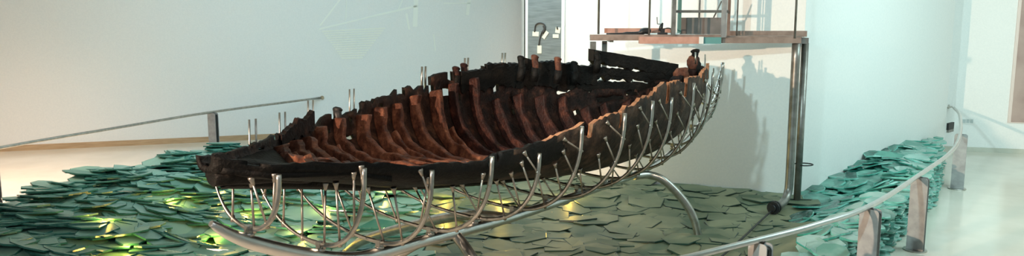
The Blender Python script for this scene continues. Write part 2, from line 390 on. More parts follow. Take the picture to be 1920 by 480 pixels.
# stem block at the broken bow
m = MB(); m.tube(smooth([W(-.42, -.02, 2.06), W(-.2, 0, 2.07), W(.2, 0, 2.03), W(.9, -.05, 1.93)], 4), [.09, .1, .11, .12, .12, .12, .12, .12, .11, .1, .1, .1, .09], 8, flat=.8)
m.build('stem_block', M['hull_black'], ship)
m = MB()
m.tube(smooth([W(.6, -.1, 1.98), W(2, -.25, 1.78), W(4, -.38, 1.62), W(7, -.36, 1.40), W(9.5, -.2, 1.42), W(11, -.06, 1.70), W(11.9, 0, 2.1)], 5), .075, 8, flat=.8)
m.build('keelson', M['rib_dark'], ship)
m = MB()
m.tube(smooth([W(-.3, 0, 2.02), W(1, -.1, 1.85), W(3, -.36, 1.57), W(6, -.4, 1.31), W(8, -.32, 1.22), W(9.5, -.18, 1.28), W(11, -.04, 1.53), W(12, 0, 1.85), W(12.4, 0, 2.1)], 5), .055, 6)
m.build('keel', M['hull_black'], ship)
# sternpost with knobbly broken head
m = MB()
m.tube(smooth([W(11.9, 0, 1.95), W(12.05, 0, 2.2), W(12.1, -.02, 2.42), W(12.12, -.03, 2.50), W(12.2, -.04, 2.57), W(12.2, -.05, 2.63)], 4), [.09] * 5 + [.10] * 4 + [.08] * 4 + [.05] * 4 + [.065, .07, .065, .03], 9)
tag(m.build('sternpost', M['hull_black'], ship), 'black knob-headed post')
for (px, py, r, mt) in ((1300, 118, .10, 'rib'), (1278, 142, .13, 'rib'), (1296, 142, .12, 'rib_dark'), (1311, 134, .09, 'rib_dark'), (1270, 155, .12, 'hull_in'), (1288, 160, .12, 'rib'), (1303, 156, .1, 'hull_brown')):
    m = MB(); nn = 11.9 + (px - 1290) * .012; c = on_plane(px, py, W(0, -.02, 0), S3)
    pts = [c + Vector((.02, 0, -r * 1.3)), c + Vector((0, 0, -r * .5)), c + Vector((-.01, 0, r * .2)), c + Vector((.02, 0, r * .75)), c + Vector((.02, 0, r * .95))]
    m.tube(smooth(pts, 2), [r * .6, r * .75, r * .8, r * .9, r * .9, r * .8, r * .6, r * .5, r * .2], 8)
    for i in range(len(m.v)): m.v[i] += Vector((nz(*(m.v[i] * 9)), nz(*(m.v[i] * 9 + Vector((5, 5, 5)))), nz(*(m.v[i] * 8)))) * .03
    m.build('stern_timber', M[mt], ship)

# ------------------------------------------------------------------ cradle
cr = empty('steel_cradle', W(5, 0, 0), 'polished steel cradle of curved hoops, rods and keel tube carrying the wooden hull', 'support frame')
tubepts = [(-.47, 1.74), (-.25, 1.63), (.08, 1.51), (.67, 1.34), (1.33, 1.19), (1.88, 1.13), (3, 1.10), (5, 1.04), (8, 1.035), (9.46, 1.05), (10.97, 1.19), (12.39, 1.47), (13.2, 1.85), (13.62, 2.2), (13.72, 2.38)]
def tz(n): return interp(n, [a for a, b in tubepts], [b for a, b in tubepts])
sp_ = smooth([W(a, 0, b) for a, b in tubepts], 6)
rr = []
for i in range(len(sp_)):
    t = (i / 6)
    rr.append(interp(t, [0, .4, 2, 3, 6, 8, 9, 10, 12, 14], [.022, .035, .055, .058, .055, .048, .045, .038, .03, .025]))
m = MB(); m.tube(sp_, rr, 14); m.build('keel_tube', M['chrome'], cr)
HN = list(range(0, 13)) + [12.8]
HSV = [.37, .53, .62, .73, .78, .84, .96, .95, .87, .86, .76, .57, .42, .25]
HST = [2.08, 2.04, 1.93, 1.96, 1.90, 2.08, 2.15, 2.22, 2.20, 2.32, 2.31, 2.36, 2.29, 2.42]
HPV = [.42, .82, 1.27, 1.65, 1.74, 1.83, 1.86, 1.68, 1.6, 1.32, 1.02, .68, .36, .2]
def hoop(i, q):   # outer cradle curve
    n = HN[i]; a = abs(q) * PI / 2; e = .85
    if q >= 0: w_, zt = HSV[i], HST[i]
    else: w_, zt = HPV[i], zp(min(n, 12)) - .02
    z0 = tz(n) + .10
    s = math.sin(a) ** (e if q >= 0 else .92)
    c = 1 - (math.cos(a) ** .9 if a < PI / 2 - 1e-6 else 0)
    return math.copysign(w_ * s, q), z0 + (zt - z0) * c
for i, n in enumerate(HN):
    m = MB(); qs = [(-.92 if n < 10 else -1) + j / 15 * (1.92 if n < 10 else 2) for j in range(16)]
    pts = [W(n, *hoop(i, q)) for q in qs]
    r = .0205 if n < 9 else .018
    rs = [r * (.5 if q < -.5 else .75 if q < -.1 else 1.0) for q in qs]
    sm = smooth(pts, 3); rs2 = [interp(j / 3, list(range(16)), rs) for j in range(len(sm))]
    m.tube(sm, rs2, 9); m.build('hoop', M['steel'], cr)
    m = MB(); m.box(W(n, 0, tz(n) + .075), (.05, .05, .09), math.atan2(D3.y, D3.x)); m.disc(W(n, 0, tz(n) + .055), (0, 0, 1), .04, .02)
    m.build('clamp', M['steel'], cr)
    # thin prongs rising past the port rail
    if n in (1, 2, 3, 4, 6, 7, 8):
        for dn_ in (-.05, .05):
            v, z = hoop(i, -.92); m = MB(); vt = -wp(n) - .1
            m.tube([W(n + dn_, v, z - .02), W(n + dn_, min(v, vt), zp(n) - .05), W(n + dn_, min(v, vt) + .01, zp(n) + (.12 if n > 5 else .18))], .009 if n < 5 else .014, 6)
            m.build('prong', M['steel'], cr)
# rods with pads, from hoop to planking
def sec_point(n, v_target, side):
    best = None
    for k in range(61):
        q = (k / 60) * side; v, z = sec(n, q)
        if best is None or abs(v - v_target) < best[0]: best = (abs(v - v_target), v, z)
    return best[1], best[2]
nrod = 0
rodq = {0: [(-.35, -.25), (.02, .0), (.42, .35)], }
for i, n in enumerate(HN[:13]):
    if n >= 12: qs = [(.75, .8), (.45, .5)]
    elif n == 0: qs = [(-.28, -.45), (.08, .1), (.55, .75), (.35, .40)]
    elif n < 4: qs = [(-.62, -.62), (-.35, -.30), (-.15, -.12), (.04, .12), (.25, .40), (.52, .82), (.82, .96)]
    elif n < 8: qs = [(-.5, -.4), (-.2, -.1), (.05, .2), (.28, .50), (.48, .70), (.68, .86), (.86, .97)]
    else: qs = [(-.2, -.1), (.12, .25), (.32, .50), (.5, .66), (.68, .82), (.85, .95)]
    for (qh, qu) in qs:
        hv, hz = hoop(i, qh); dnn = random.uniform(-.14, .14) if n < 4 else random.uniform(-.34, -.2)
        n2 = n + dnn; sv, sz = sec(n2, qu)
        a = W(n, hv, hz); b = W(n2, sv, sz)
        d = (b - a).normalized(); b2 = b - d * .015; nrod += 1
        m = MB(); m.tube([a - d * .03, a + d * .02], .016, 7); m.tube([a, b2], .0095, 7)
        ro = m.build('support_rod', M['rod'], cr)
        m = MB(); m.tube([b2 - d * .05, b2 - d * .02, b2, b2 + d * .012], [.011, .017, .024, .024], 9); m.build('pad', M['rod'], ro)
# stern end: upright rods and thin rungs
for (px, y0, y1, nn) in ((1322, 102, 200, 12.3), (1304, 98, 120, 11.6), (1338, 128, 175, 13.0), (1351, 133, 175, 13.5)):
    a = on_plane(px, y1, W(0, .12, 0), S3); b = on_plane(px, y0, W(0, .12, 0), S3)
    m = MB(); m.tube([a, b], .011, 7); m.build('prong', M['steel'], cr)
for k in range(11):
    nn = 12.35 + .09 * k; z = 1.5 + .085 * k
    a = W(11.7 + .07 * k, hoop(11, .35 + .055 * k)[0], z + .05); 
    t = k / 10
    # rung runs from a rear hoop round to the keel tube
    nk = 12.2 + 1.4 * t; b = W(nk, 0, tz(nk))
    h = hoop(12, .25 + .07 * k); c = W(12, h[0], h[1])
    m = MB(); m.tube([b, c], .008, 6); m.tube([c, W(11, *hoop(11, .3 + .065 * k))], .008, 6); m.build('rung', M['steel'], cr)
# legs
def leg(pts, r, name='leg'):
    m = MB(); m.tube(smooth(pts, 6), r, 12); o = m.build(name, M['steel'], cr)
    p = Vector(pts[-1]); m = MB(); m.disc((p.x, p.y, p.z + .0), (0, 0, 1), .11, .03); m.build('foot_plate', M['steel'], o)
def kt(n): return W(n, 0, tz(n) - .02)
leg([kt(9.2), kt(9.46) + Vector((.12, 0, -.02)), (2.05, 10.56, .93), (2.30, 10.56, .68), (2.46, 10.55, .42), (2.54, 10.55, .14)], .055)
leg([kt(3.55), W(3.55, .10, .98), W(3.5, .28, .84), W(3.5, .62, .5), W(3.5, .8, .14)], .055)
leg([kt(3.3), W(3.2, -.35, .94), W(3.1, -.75, .6), W(3.1, -.95, .14)], .05)
leg([kt(5), W(5.0, -.7, .95), W(5, -1.6, .66), W(5, -2.3, .38), W(5, -2.62, .16)], .06)

# ------------------------------------------------------------------ guard rails
def post(c, perp, along, h, parent, w=.21):
    perp = Vector((perp[0], perp[1], 0)).normalized(); along = Vector((along[0], along[1], 0)).normalized(); c = Vector(c)
    root = MB()
    def plate(m, off, mi=0, th=.012, ww=w, hh=h):
        P = []
        k = 5; prof = [(-ww / 2, 0.01), (ww / 2, 0.01)]
        for a in range(k + 1): prof.append((ww / 2 - .04 + .04 * math.sin(PI / 2 * (1 - a / k)), hh - .04 + .04 * math.cos(PI / 2 * (1 - a / k))))
        for a in range(k + 1): prof.append((-ww / 2 + .04 - .04 * math.sin(PI / 2 * a / k), hh - .04 + .04 * math.cos(PI / 2 * a / k)))
        n = len(prof)
        vs = [c + perp * x + along * (off + s * th / 2) + Vector((0, 0, z)) for s in (-1, 1) for x, z in prof]
        m.add(vs, [list(range(n)), list(range(n, 2 * n))[::-1]] + [(i, n + i, n + (i + 1) % n, (i + 1) % n) for i in range(n)], mi)
    m = MB(); plate(m, -.035); m.build('post_plate', M['plate'], parent)
    m = MB(); plate(m, .02, th=.05, ww=w * .96, hh=h - .03); m.build('post_core', M['darkplate'], parent)
    m = MB(); plate(m, .055); m.build('post_plate', M['plate'], parent)
    m = MB(); m.disc(c + Vector((0, 0, .008)), (0, 0, 1), .15, .016, 20); m.build('base_plate', M['steel'], parent)
rr_ = [(9.96, 17.9), (9.42, 16.7), (8.05, 14.2), (6.9, 12.35), (5.46, 10.5), (4.04, 8.78), (3.1, 7.95), (2.25, 7.34), (1.2, 6.65), (0, 6.1)]
railR = empty('guard_rail', (5.46, 10.5, 0), 'curved stainless handrail on broad flat posts, in front of the teal glass at right', 'railing')
pts = smooth([Vector((x, y, 1.0)) for x, y in rr_], 6)
m = MB(); m.tube([p + Vector((0, 0, .03)) for p in pts], .031, 12); m.build('handrail', M['chrome'], railR)
m = MB(); m.tube([Vector((9.80, 17.93, 1.03)), Vector((10.02, 18.1, 1.03))], .02, 8); m.disc((9.96, 18.12, 1.03), (-.7, .7, 0), .05, .02); m.build('wall_bracket', M['steel'], railR)
for (x, y), al in (((8.07, 14.2), (.52, .85)), ((5.44, 10.45), (.62, .78)), ((4.02, 8.74), (.68, .73)), ((2.38, 7.43), (.8, .6)), ((.6, 6.35), (.9, .45))):
    post((x, y, 0), (al[1], -al[0], 0), al, 1.0, railR)
lr = [(-8.75, 10.6), (-8.3, 12.79), (-7.54, 14.9), (-6.57, 17.4), (-4.87, 20.3)]
railL = empty('guard_rail', (-6.57, 17.4, 0), 'slim stainless handrail by the tan baseboard, ending on the left wall', 'railing')
pts = smooth([Vector((x, y, 1.0)) for x, y in lr], 6)
m = MB(); m.tube([p + Vector((0, 0, .0)) for p in pts], .028, 12); m.build('handrail', M['steel'], railL)
m = MB(); m.disc(on_plane(604, 183, LW0, lnrm) - lnrm * .012, lnrm, .05, .03); m.build('wall_bracket', M['steel'], railL)
for (x, y), al in (((-6.57, 17.4), (.36, .93)), ((-8.42, 12.7), (.26, .97)),):
    post((x, y, 0), (al[1], -al[0], 0), al, .98, railL)

# ------------------------------------------------------------------ glass sea
import bisect
left_edge = [(7.6, -6.2), (9.2, -6.7), (10.3, -6.9), (11.7, -6.9), (12.5, -6.6), (13.5, -6.15), (14.8, -5.6), (16.0, -4.5)]
def xleft(y): return interp(y, [a for a, b in left_edge], [b for a, b in left_edge])
rail_xy = [(x, y) for x, y in rr_]
def seg_dist(x, y, P):
    best = 1e9; side = 1
    for (x0, y0), (x1, y1) in zip(P[:-1], P[1:]):
        dx, dy = x1 - x0, y1 - y0; L = dx * dx + dy * dy; t = max(0, min(1, ((x - x0) * dx + (y - y0) * dy) / L))
        ex, ey = x - x0 - dx * t, y - y0 - dy * t; d = math.hypot(ex, ey)
        if d < best: best = d; side = 1 if dx * ey - dy * ex >= 0 else -1
    return best * side
rail_f = rail_xy[::-1]   # from near to far: inside is on the left
railpts = [(p.x, p.y) for p in smooth([Vector((x, y, 0)) for x, y in rail_f], 4)]
def d_rail(x, y): return seg_dist(x, y, railpts)
def d_wallA(x, y):       # distance in front of wall A line
    return ((y - CA[1]) * (CB[0] - CA[0]) - (x - CA[0]) * (CB[1] - CA[1])) / math.hypot(CB[0] - CA[0], CB[1] - CA[1]) * -1
def d_wallB(x, y):
    return ((y - CB[1]) * (CC_[0] - CB[0]) - (x - CB[0]) * (CC_[1] - CB[1])) / math.hypot(CC_[0] - CB[0], CC_[1] - CB[1]) * -1
def sstep(a, b, x):
    t = max(0, min(1, (x - a) / (b - a))); return t * t * (3 - 2 * t)
def back_y(x): return interp(x, [-4.5, -2.5, 0, .25], [16.0, 16.2, 15.6, 15.1])
def inside(x, y, mg=0.0):
    if y < 7.9: return False
    if x < xleft(y) + mg: return False
    if x < .25:
        if y > back_y(x) - mg: return False
    elif x < 4.72:
        if d_wallA(x, y) < mg: return False
    if x >= 4.0 and d_rail(x, y) < .30 + mg: return False
    if x < 4.0 and d_rail(x, y) < .30 + mg: return False
    if x >= 4.72 and d_wallB(x, y) < mg: return False
    if x > 9.2: return False
    return True
def right_zone(x, y):
    # channel strip along the guard rail: right of a line from the pipe foot forward
    return x > 3.75 + (y - 10) * .42 + .25 * nz(x, y, 4) if y < 12.9 else x > 4.5
def hgt(x, y):
    h = .12 + .05 * nz(x * .5, y * .5, 1) + .025 * nz(x * 1.4, y * 1.4, 6)
    h += .42 * (1 - sstep(0, 3.6, x - xleft(y)))
    if x < 0: h += .055 * math.sin(y * 5.2 + x * 1.1 + 2 * nz(x * .6, y * .6, 20)) * min(1, -x)
    if x < 1: h += .10 * (1 - sstep(-3, 0, x)) * (.5 + nz(x * .9, y * .9, 11))
    if y > 7.5 and x > 2:
        dr = d_rail(x, y)
        h += .36 * (1 - sstep(.3, 1.9, dr)) * sstep(2.2, 4.2, x)
        if y > 12.4: h = max(h, .16 + .34 * sstep(4.9, 7.0, x) + .03 * nz(x * 2, y * 2, 2))
    return h
m = MB(); gx0, gx1, gy0, gy1, st = -7.2, 9.9, 7.8, 18.0, .22
idx = {}
nx = int((gx1 - gx0) / st); ny = int((gy1 - gy0) / st); vs = []; fs = []
for i in range(nx + 1):
    for j in range(ny + 1):
        x = gx0 + i * st; y = gy0 + j * st
        if inside(x, y, .10): idx[(i, j)] = len(vs); vs.append((x, y, hgt(x, y) - .05))
top = []
for (i, j) in idx:
    if all(k in idx for k in ((i + 1, j), (i + 1, j + 1), (i, j + 1))):
        top.append((idx[(i, j)], idx[(i + 1, j)], idx[(i + 1, j + 1)], idx[(i, j + 1)]))
ec = {}
for f in top:
    for a, b in zip(f, f[1:] + f[:1]): ec[(a, b)] = ec.get((a, b), 0) + 1
L = len(vs); allv = vs + [(x, y, .005) for x, y, z in vs]
fs = list(top) + [(b, a, L + a, L + b) for (a, b) in ec if (b, a) not in ec]
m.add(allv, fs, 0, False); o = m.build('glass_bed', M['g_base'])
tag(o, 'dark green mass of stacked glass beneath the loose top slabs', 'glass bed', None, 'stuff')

def slab_profile(seed, k=9, el=.78):
    rnd = random.Random(seed); a0 = rnd.random(); r = []
    for i in range(k):
        a = 2 * PI * (i + .35 * (rnd.random() - .5)) / k
        rr = 1 + .13 * (rnd.random() - .5)
        r.append((math.cos(a) * rr, math.sin(a) * rr * el))
    return r
def slab_geo(mb, prof, th, M4, mt, me_):
    n = len(prof)
    vs = [M4 @ Vector((x, y, -th / 2)) for x, y in prof] + [M4 @ Vector((x, y, th / 2 - .004)) for x, y in prof] + [M4 @ Vector((x * .97, y * .97, th / 2)) for x, y in prof]
    mb.add(vs, [list(range(n))[::-1], list(range(2 * n, 3 * n))], mt)
    mb.add(vs, [(i, (i + 1) % n, n + (i + 1) % n, n + i) for i in range(n)] + [(n + i, n + (i + 1) % n, 2 * n + (i + 1) % n, 2 * n + i) for i in range(n)], me_)
PROF = [slab_profile(s) for s in range(12)] + [slab_profile(s + 40, 8, .60) for s in range(8)] + [slab_profile(s + 80, 6, .82) for s in range(10)]
LAMPS = [(325, 388), (198, 440), (400, 457), (240, 478), (465, 408), (415, 358), (612, 410), (560, 452), (725, 437), (830, 412), (940, 382), (720, 378), (835, 378), (1068, 372)]
lamp_pos = []
for px, py in LAMPS:
    z = .25
    for _ in range(6): p = at_z(px, py, z); z = hgt(p.x, p.y) + .02
    lamp_pos.append(p)
slabs = []   # (priority, zone, M4, prof, th, size)
rnd = random.Random(3)
y = 8.0; row = 0
while y < 17.9:
    x = -7.2 + (row % 2) * .2
    while x < 9.8:
        zr = right_zone(x, y); step = .26 if zr else .30 if x < -1.2 else .40
        xx = x + rnd.uniform(-.09, .09); yy = y + rnd.uniform(-.07, .07)
        if inside(xx, yy, .02):
            near_l = min((Vector((xx, yy)) - p.xy).length for p in lamp_pos)
            if zr: R = rnd.uniform(.17, .31); zone = 2; tilt = .16
            elif xx < -1.2 - (yy - 10) * .1: R = rnd.uniform(.30, .44); zone = 0; tilt = .06
            else: R = rnd.uniform(.29, .38); zone = 1; tilt = .035
            if d_rail(xx, yy) < .3 + R * .9 and xx > 1: R *= .7
            e = .15; gx = (hgt(xx + e, yy) - hgt(xx - e, yy)) / (2 * e); gy = (hgt(xx, yy + e) - hgt(xx, yy - e)) / (2 * e)
            nrm = Vector((-gx + rnd.gauss(0, tilt), -gy + rnd.gauss(0, tilt) + (.09 if zone == 0 else 0), 1)).normalized()
            z = hgt(xx, yy) + (rnd.uniform(-.005, .03) if zone == 1 else rnd.uniform(-.01, .035)) + (.03 if zone == 0 else 0) + (.02 if zone == 2 else 0)
            rot = nrm.to_track_quat('Z', 'Y').to_matrix().to_4x4() @ Matrix.Rotation(rnd.uniform(-.5, .5) if zone else rnd.uniform(-.3, .5), 4, 'Z')
            M4 = Matrix.Translation((xx, yy, z)) @ rot
            if not (near_l < .13):
                px, py, d = proj((xx, yy, z))
                vis = 1 if (-20 < px < 1940 and py < 492) else 0
                if 430 < px < 1180 and py < 330: vis = 0
                slabs.append((vis * R * R / d ** 2, zone, M4, rnd.randrange(12) if zone == 2 else 12 + rnd.randrange(8) if zone == 0 else 20 + rnd.randrange(10), R))
        x += step
    y += .19 if y > 12.5 else .215; row += 1
# second course on the left bank to give the stacked, feathered look
for k in range(420):
    yy = rnd.uniform(8.6, 15.8); xx = xleft(yy) + abs(rnd.gauss(0, 1.6)) + .05
    if xx > -1.6 or not inside(xx, yy, .02): continue
    if min((Vector((xx, yy)) - p.xy).length for p in lamp_pos) < .2: continue
    R = rnd.uniform(.26, .38); z = hgt(xx, yy) + rnd.uniform(.035, .075)
    nrm = Vector((rnd.gauss(.0, .07), rnd.gauss(.12, .06), 1)).normalized()
    M4 = Matrix.Translation((xx, yy, z)) @ nrm.to_track_quat('Z', 'Y').to_matrix().to_4x4() @ Matrix.Rotation(rnd.uniform(0, 1), 4, 'Z')
    px, py, d = proj((xx, yy, z)); vis = 1 if (-20 < px < 1940 and py < 492) else 0
    slabs.append((vis * R * R / d ** 2, 0, M4, 12 + rnd.randrange(8), R))
# stacked pieces up the outer face, just inside the guard rail
P = [p for p in railpts]
acc = 0
for (x0, y0), (x1, y1) in zip(P[:-1], P[1:]):
    dx, dy = x1 - x0, y1 - y0; Ls = math.hypot(dx, dy); k = 0.0
    while k < Ls:
        t = k / Ls; bx, by = x0 + dx * t, y0 + dy * t; nxn, nyn = -dy / Ls, dx / Ls
        k += .24
        if by < 8.0 or bx > 9.3: continue
        for lay in range(11):
            z = .03 + lay * .046
            off = .40 + lay * .008 + rnd.uniform(-.05, .05); xx, yy = bx + nxn * off, by + nyn * off
            if z > hgt(xx, yy) + .02: continue
            R = rnd.uniform(.14, .2)
            nrm = Vector((rnd.gauss(-nxn * .12, .1), rnd.gauss(-nyn * .12, .1), 1)).normalized()
            M4 = Matrix.Translation((xx, yy, z + .02)) @ nrm.to_track_quat('Z', 'Y').to_matrix().to_4x4() @ Matrix.Rotation(rnd.uniform(0, 6), 4, 'Z')
            px, py, d = proj((xx, yy, z)); vis = .5 if (-20 < px < 1940 and py < 492) else 0
            slabs.append((vis * R * R / d ** 2, 2, M4, rnd.randrange(12), R))
slabs.sort(key=lambda s: -s[0])
M['g_medge'] = simple('dark_olive_glass_edge', (.010, .03, .02), .3, 0, 2, (.02, .055, .038))
ZM = [('g_left', 'g_edge'), ('g_mid', 'g_medge'), ('g_right', 'g_redge'), ('g_rdark', 'g_redge')]
TH = [.022, .02, .022, .022]
LAB = ['frosted green glass slab overlapping its neighbours in the left bank',
       'broad green glass slab in a warm-lit olive tint lying flat under and behind the hull',
       'glossy teal glass piece heaped between the curved guard rail and the wall']
GRP = ['frosted glass slabs of the left bank', 'flat glass slabs under the hull', 'teal glass pieces along the guard rail']
meshes = {}
rest = [MB(), MB(), MB()]
for i, (pr_, zone, M4, pi, R) in enumerate(slabs):
    if i < 300 and pr_ > 0:
        zm = zone
        if zone == 2:
            p = M4.translation
            if d_rail(p.x, p.y) > .9: zm = 3
        key = (zm, pi)
        if key not in meshes:
            mb = MB(); slab_geo(mb, PROF[pi], .07, Matrix.Identity(4), 0, 1)
            o = mb.build('glass_piece', [M[ZM[zm][0]], M[ZM[zm][1]]]); meshes[key] = o; first = True
        else:
            o = meshes[key].copy(); COL.objects.link(o); first = False
        o.matrix_world = M4 @ Matrix.Diagonal((R, R, .31, 1))
        tag(o, LAB[zone], 'glass slab', GRP[zone], 'thing')
    else:
        p = M4.translation; mt = 0
        if zone == 2 and d_rail(p.x, p.y) > .9: mt = 2
        slab_geo(rest[zone], [(x * R, y * R) for x, y in PROF[pi]], .022, M4, mt, 1)
for z in range(3):
    o = rest[z].build('glass_shards', [M[ZM[z][0]], M[ZM[z][1]], M['g_rdark']])
    tag(o, ['smaller frosted green glass slabs filling the left bank', 'remaining flat green glass slabs filling the middle bed', 'small teal glass shards filling the channel by the wall'][z], 'glass', None, 'stuff')
# lamps sunk between the slabs
for i, p in enumerate(lamp_pos):
    z = hgt(p.x, p.y)
    rt = empty('sunken_lamp', (p.x, p.y, z - .04), 'small yellow lamp glowing between the green glass slabs', 'lamp', 'yellow lamps sunk in the glass')
    m = MB(); m.disc((p.x, p.y, z - .03), (0, 0, 1), .055, .03, 14); m.build('housing', M['dark'], rt)
    m = MB(); m.disc((p.x, p.y, z - .008), (0, 0, 1), .045, .016, 14); m.build('lens', M['lamp'], rt)
    ld_ = bpy.data.lights.new('lamp_light', 'POINT'); ld_.energy = 9; ld_.color = (1, .66, .10); ld_.shadow_soft_size = .04
    lo = bpy.data.objects.new('lamp_light', ld_); COL.objects.link(lo); lo.parent = rt; lo.location = (0, 0, .19)

# ------------------------------------------------------------------ gantry platform
ga = empty('steel_platform', (4.5, 12.4, 0), 'raised steel viewing platform on paired pipe legs behind the stern', 'platform')
def bpx(m, x0, y0, x1, y1, Y, dep, mi=0):   # box whose front face spans the two picture points at depth Y
    a = at_y(x0, y0, Y); b = at_y(x1, y1, Y)
    m.box(((a.x + b.x) / 2, Y + dep / 2, (a.z + b.z) / 2), (abs(b.x - a.x), dep, abs(a.z - b.z)), 0, mi)
Yf = 12.2
m = MB(); bpx(m, 1107, 65, 1352, 76, Yf, .10); m.build('front_beam', M['rustbeam'], ga)
m = MB(); bpx(m, 1352, 70, 1502, 81, Yf, .10); m.build('front_beam', M['rustbeam'], ga)
m = MB(); bpx(m, 1200, 69, 1318, 82, Yf - .14, .13); tag(m.build('fascia_board', M['redbeam'], ga), 'reddish board')
m = MB(); bpx(m, 1311, 69, 1319, 82, Yf - .15, .02); m.build('board_end', M['white'], ga)
m = MB(); bpx(m, 1319, 70, 1352, 82, Yf - .1, .1); tag(m.build('fascia_board', M['teal'], ga), 'teal board')
m = MB(); bpx(m, 1134, 53, 1262, 62, 12.75, .08); m.build('rear_board', M['redbeam'], ga)
m = MB(); bpx(m, 1366, 58, 1513, 69, 12.75, .08); m.build('rear_board', M['rustbeam'], ga)
m = MB(); bpx(m, 1493, 71, 1516, 82, Yf + .1, .3); m.build('end_bracket', M['greypole'], ga)
fa = at_y(1112, 66, Yf); fb = at_y(1508, 70, Yf)
m = MB(); m.box(((fa.x + fb.x) / 2, Yf + .32, fa.z - .035), (fb.x - fa.x, .44, .03)); m.build('deck', M['rustbeam'], ga)
for k in range(6):
    x = fa.x + .3 + k * (fb.x - fa.x - .6) / 5
    m = MB(); m.box((x, Yf + .32, fa.z - .08), (.05, .44, .06)); m.build('cross_bar', M['greypole'], ga)
def vpost(px, y0, y1, Y, w, mt, name, ztop=None, rnd_=False):
    a = at_y(px, y1, Y); z1 = ztop if ztop else at_y(px, y0, Y).z
    m = MB()
    if rnd_: m.tube([(a.x, Y, a.z), (a.x, Y, z1)], w / 2, 10)
    else: m.box((a.x, Y, (a.z + z1) / 2), (w, w, z1 - a.z))
    m.build(name, M[mt], ga)
TOP = CEIL - .01
vpost(1122, 0, 64, 12.3, .035, 'greypole', 'hanger_rod', TOP, True)
vpost(1217, 0, 66, 12.2, .03, 'greypole', 'hanger_rod', TOP, True)
vpost(1381, 0, 70, 12.6, .022, 'greypole', 'hanger_rod', TOP, True)
vpost(1490, 0, 72, 12.2, .035, 'greypole', 'hanger_rod', TOP, True)
vpost(1262, 0, 66, 12.15, .06, 'greypole', 'frame_post', TOP)
vpost(1273, 0, 62, 12.5, .05, 'teal', 'frame_post', TOP)
vpost(1310, 0, 62, 12.5, .025, 'greypole', 'frame_post', TOP)
vpost(1356, 0, 70, 12.12, .065, 'plate', 'frame_post', TOP)
vpost(1365, 0, 68, 12.5, .04, 'rustbeam', 'frame_post', TOP)
m = MB(); bpx(m, 1264, 19, 1366, 24, 12.3, .04); m.build('frame_rail', M['greypole'], ga)
m = MB(); m.tube([at_y(1353, 2, 12.55), at_y(1338, 33, 12.55)], .012, 6); m.build('frame_brace', M['greypole'], ga)
m = MB(); bpx(m, 1276, 33, 1352, 64, 12.75, .03); tag(m.build('back_panel', M['panelgrey'], ga), 'dull grey-brown panel')
# paired pipe legs at right with elbow
def vtube(m, X, Y, z0, z1, r): m.tube([(X, Y, z0), (X, Y, z1)], r, 14)
m = MB(); ex = Vector((4.38, 12.35, 0))
m.tube(smooth([(4.37, 12.35, 2.70), (4.37, 12.35, 1.6), (4.37, 12.35, .6), (4.35, 12.33, .36), (4.26, 12.22, .25), (4.12, 12.05, .22), (4.0, 11.92, .22)], 5), .065, 14)
m.build('leg', M['greypole'], ga)
m = MB(); m.disc((3.99, 11.9, .22), (.7, .75, 0), .10, .04); m.disc((4.03, 11.95, .22), (.7, .75, 0), .10, .03); m.disc((3.96, 11.87, .22), (.7, .75, 0), .06, .06)
m.build('pipe_flange', M['dark'], ga)
m = MB(); vtube(m, 4.56, 12.5, .1, 2.70, .055); m.build('leg', M['greypole'], ga)
m = MB(); m.box((4.56, 12.5, .14), (.2, .2, .08)); m.build('foot_block', M['darkplate'], ga)
m = MB(); a = Vector((4.58, 12.42, .80)); R_ = .11
m.tube([a + Vector((.02 + R_ * 1.3 * math.cos(t), -.02 + R_ * math.sin(t), 0)) for t in [i * PI / 8 - PI * .7 for i in range(13)]], .01, 6); m.build('pipe_ring', M['dark'], ga)
for px, w_ in ((1112, .085), (1137, .075)):
    a = at_y(px, 78, 12.3)
    yb = 12.3 + (.25 if px > 1120 else 0); yw = CA[1] + (a.x - CA[0]) * (CB[1] - CA[1]) / (CB[0] - CA[0])
    m = MB(); m.box((a.x, yb, a.z - .4), (w_, w_, .8)); m.build('bracket_post', M['greypole'], ga)
    m = MB(); m.beam((a.x, yb, a.z - .76), (a.x, yw, a.z - .76), w_, w_); m.build('wall_strut', M['greypole'], ga)
# things lying on the platform
m = MB(); p0 = at_y(1137, 62, 12.42); p1 = at_y(1210, 60, 12.42); p2 = at_y(1214, 57, 12.42)
zt = fa.z + .012
m.tube(smooth([(p0.x, 12.42, zt), (p0.x + .25, 12.43, zt + .005), (p1.x - .12, 12.42, zt + .01), (p1.x - .02, 12.42, zt + .045), (p2.x + .05, 12.43, zt + .04)], 4), [.015] * 5 + [.028] * 5 + [.05] * 6 + [.03], 9)
tag(m.build('black_bundle', M['dark']), 'long black rolled bundle lying at the left end of the platform', 'bundle')
hk = empty('hand_winch', tuple(at_y(1242, 66, 12.35)), 'small dark hand winch standing on the platform beside the frame', 'winch')
c = at_y(1242, 64, 12.35)
m = MB(); m.box(c + Vector((0, 0, .01)), (.14, .1, .03)); m.box(c + Vector((0, 0, .05)), (.06, .07, .07)); m.build('base', M['dark'], hk)
m = MB(); m.tube([c + Vector((-.03, 0, .05)), c + Vector((-.02, 0, .12)), c + Vector((0, 0, .17))], [.035, .028, .012], 9); m.build('drum', M['darkplate'], hk)
m = MB(); m.tube(smooth([c + Vector((.02, 0, .08)), c + Vector((.10, 0, .09)), c + Vector((.2, 0, .05))], 3), .009, 6); m.build('cable_end', M['dark'], hk)
m = MB(); m.tube([c + Vector((0, 0, .15)), c + Vector((-.08, 0, .155)), c + Vector((-.09, 0, .26))], .008, 6); m.build('crank_handle', M['greypole'], hk)
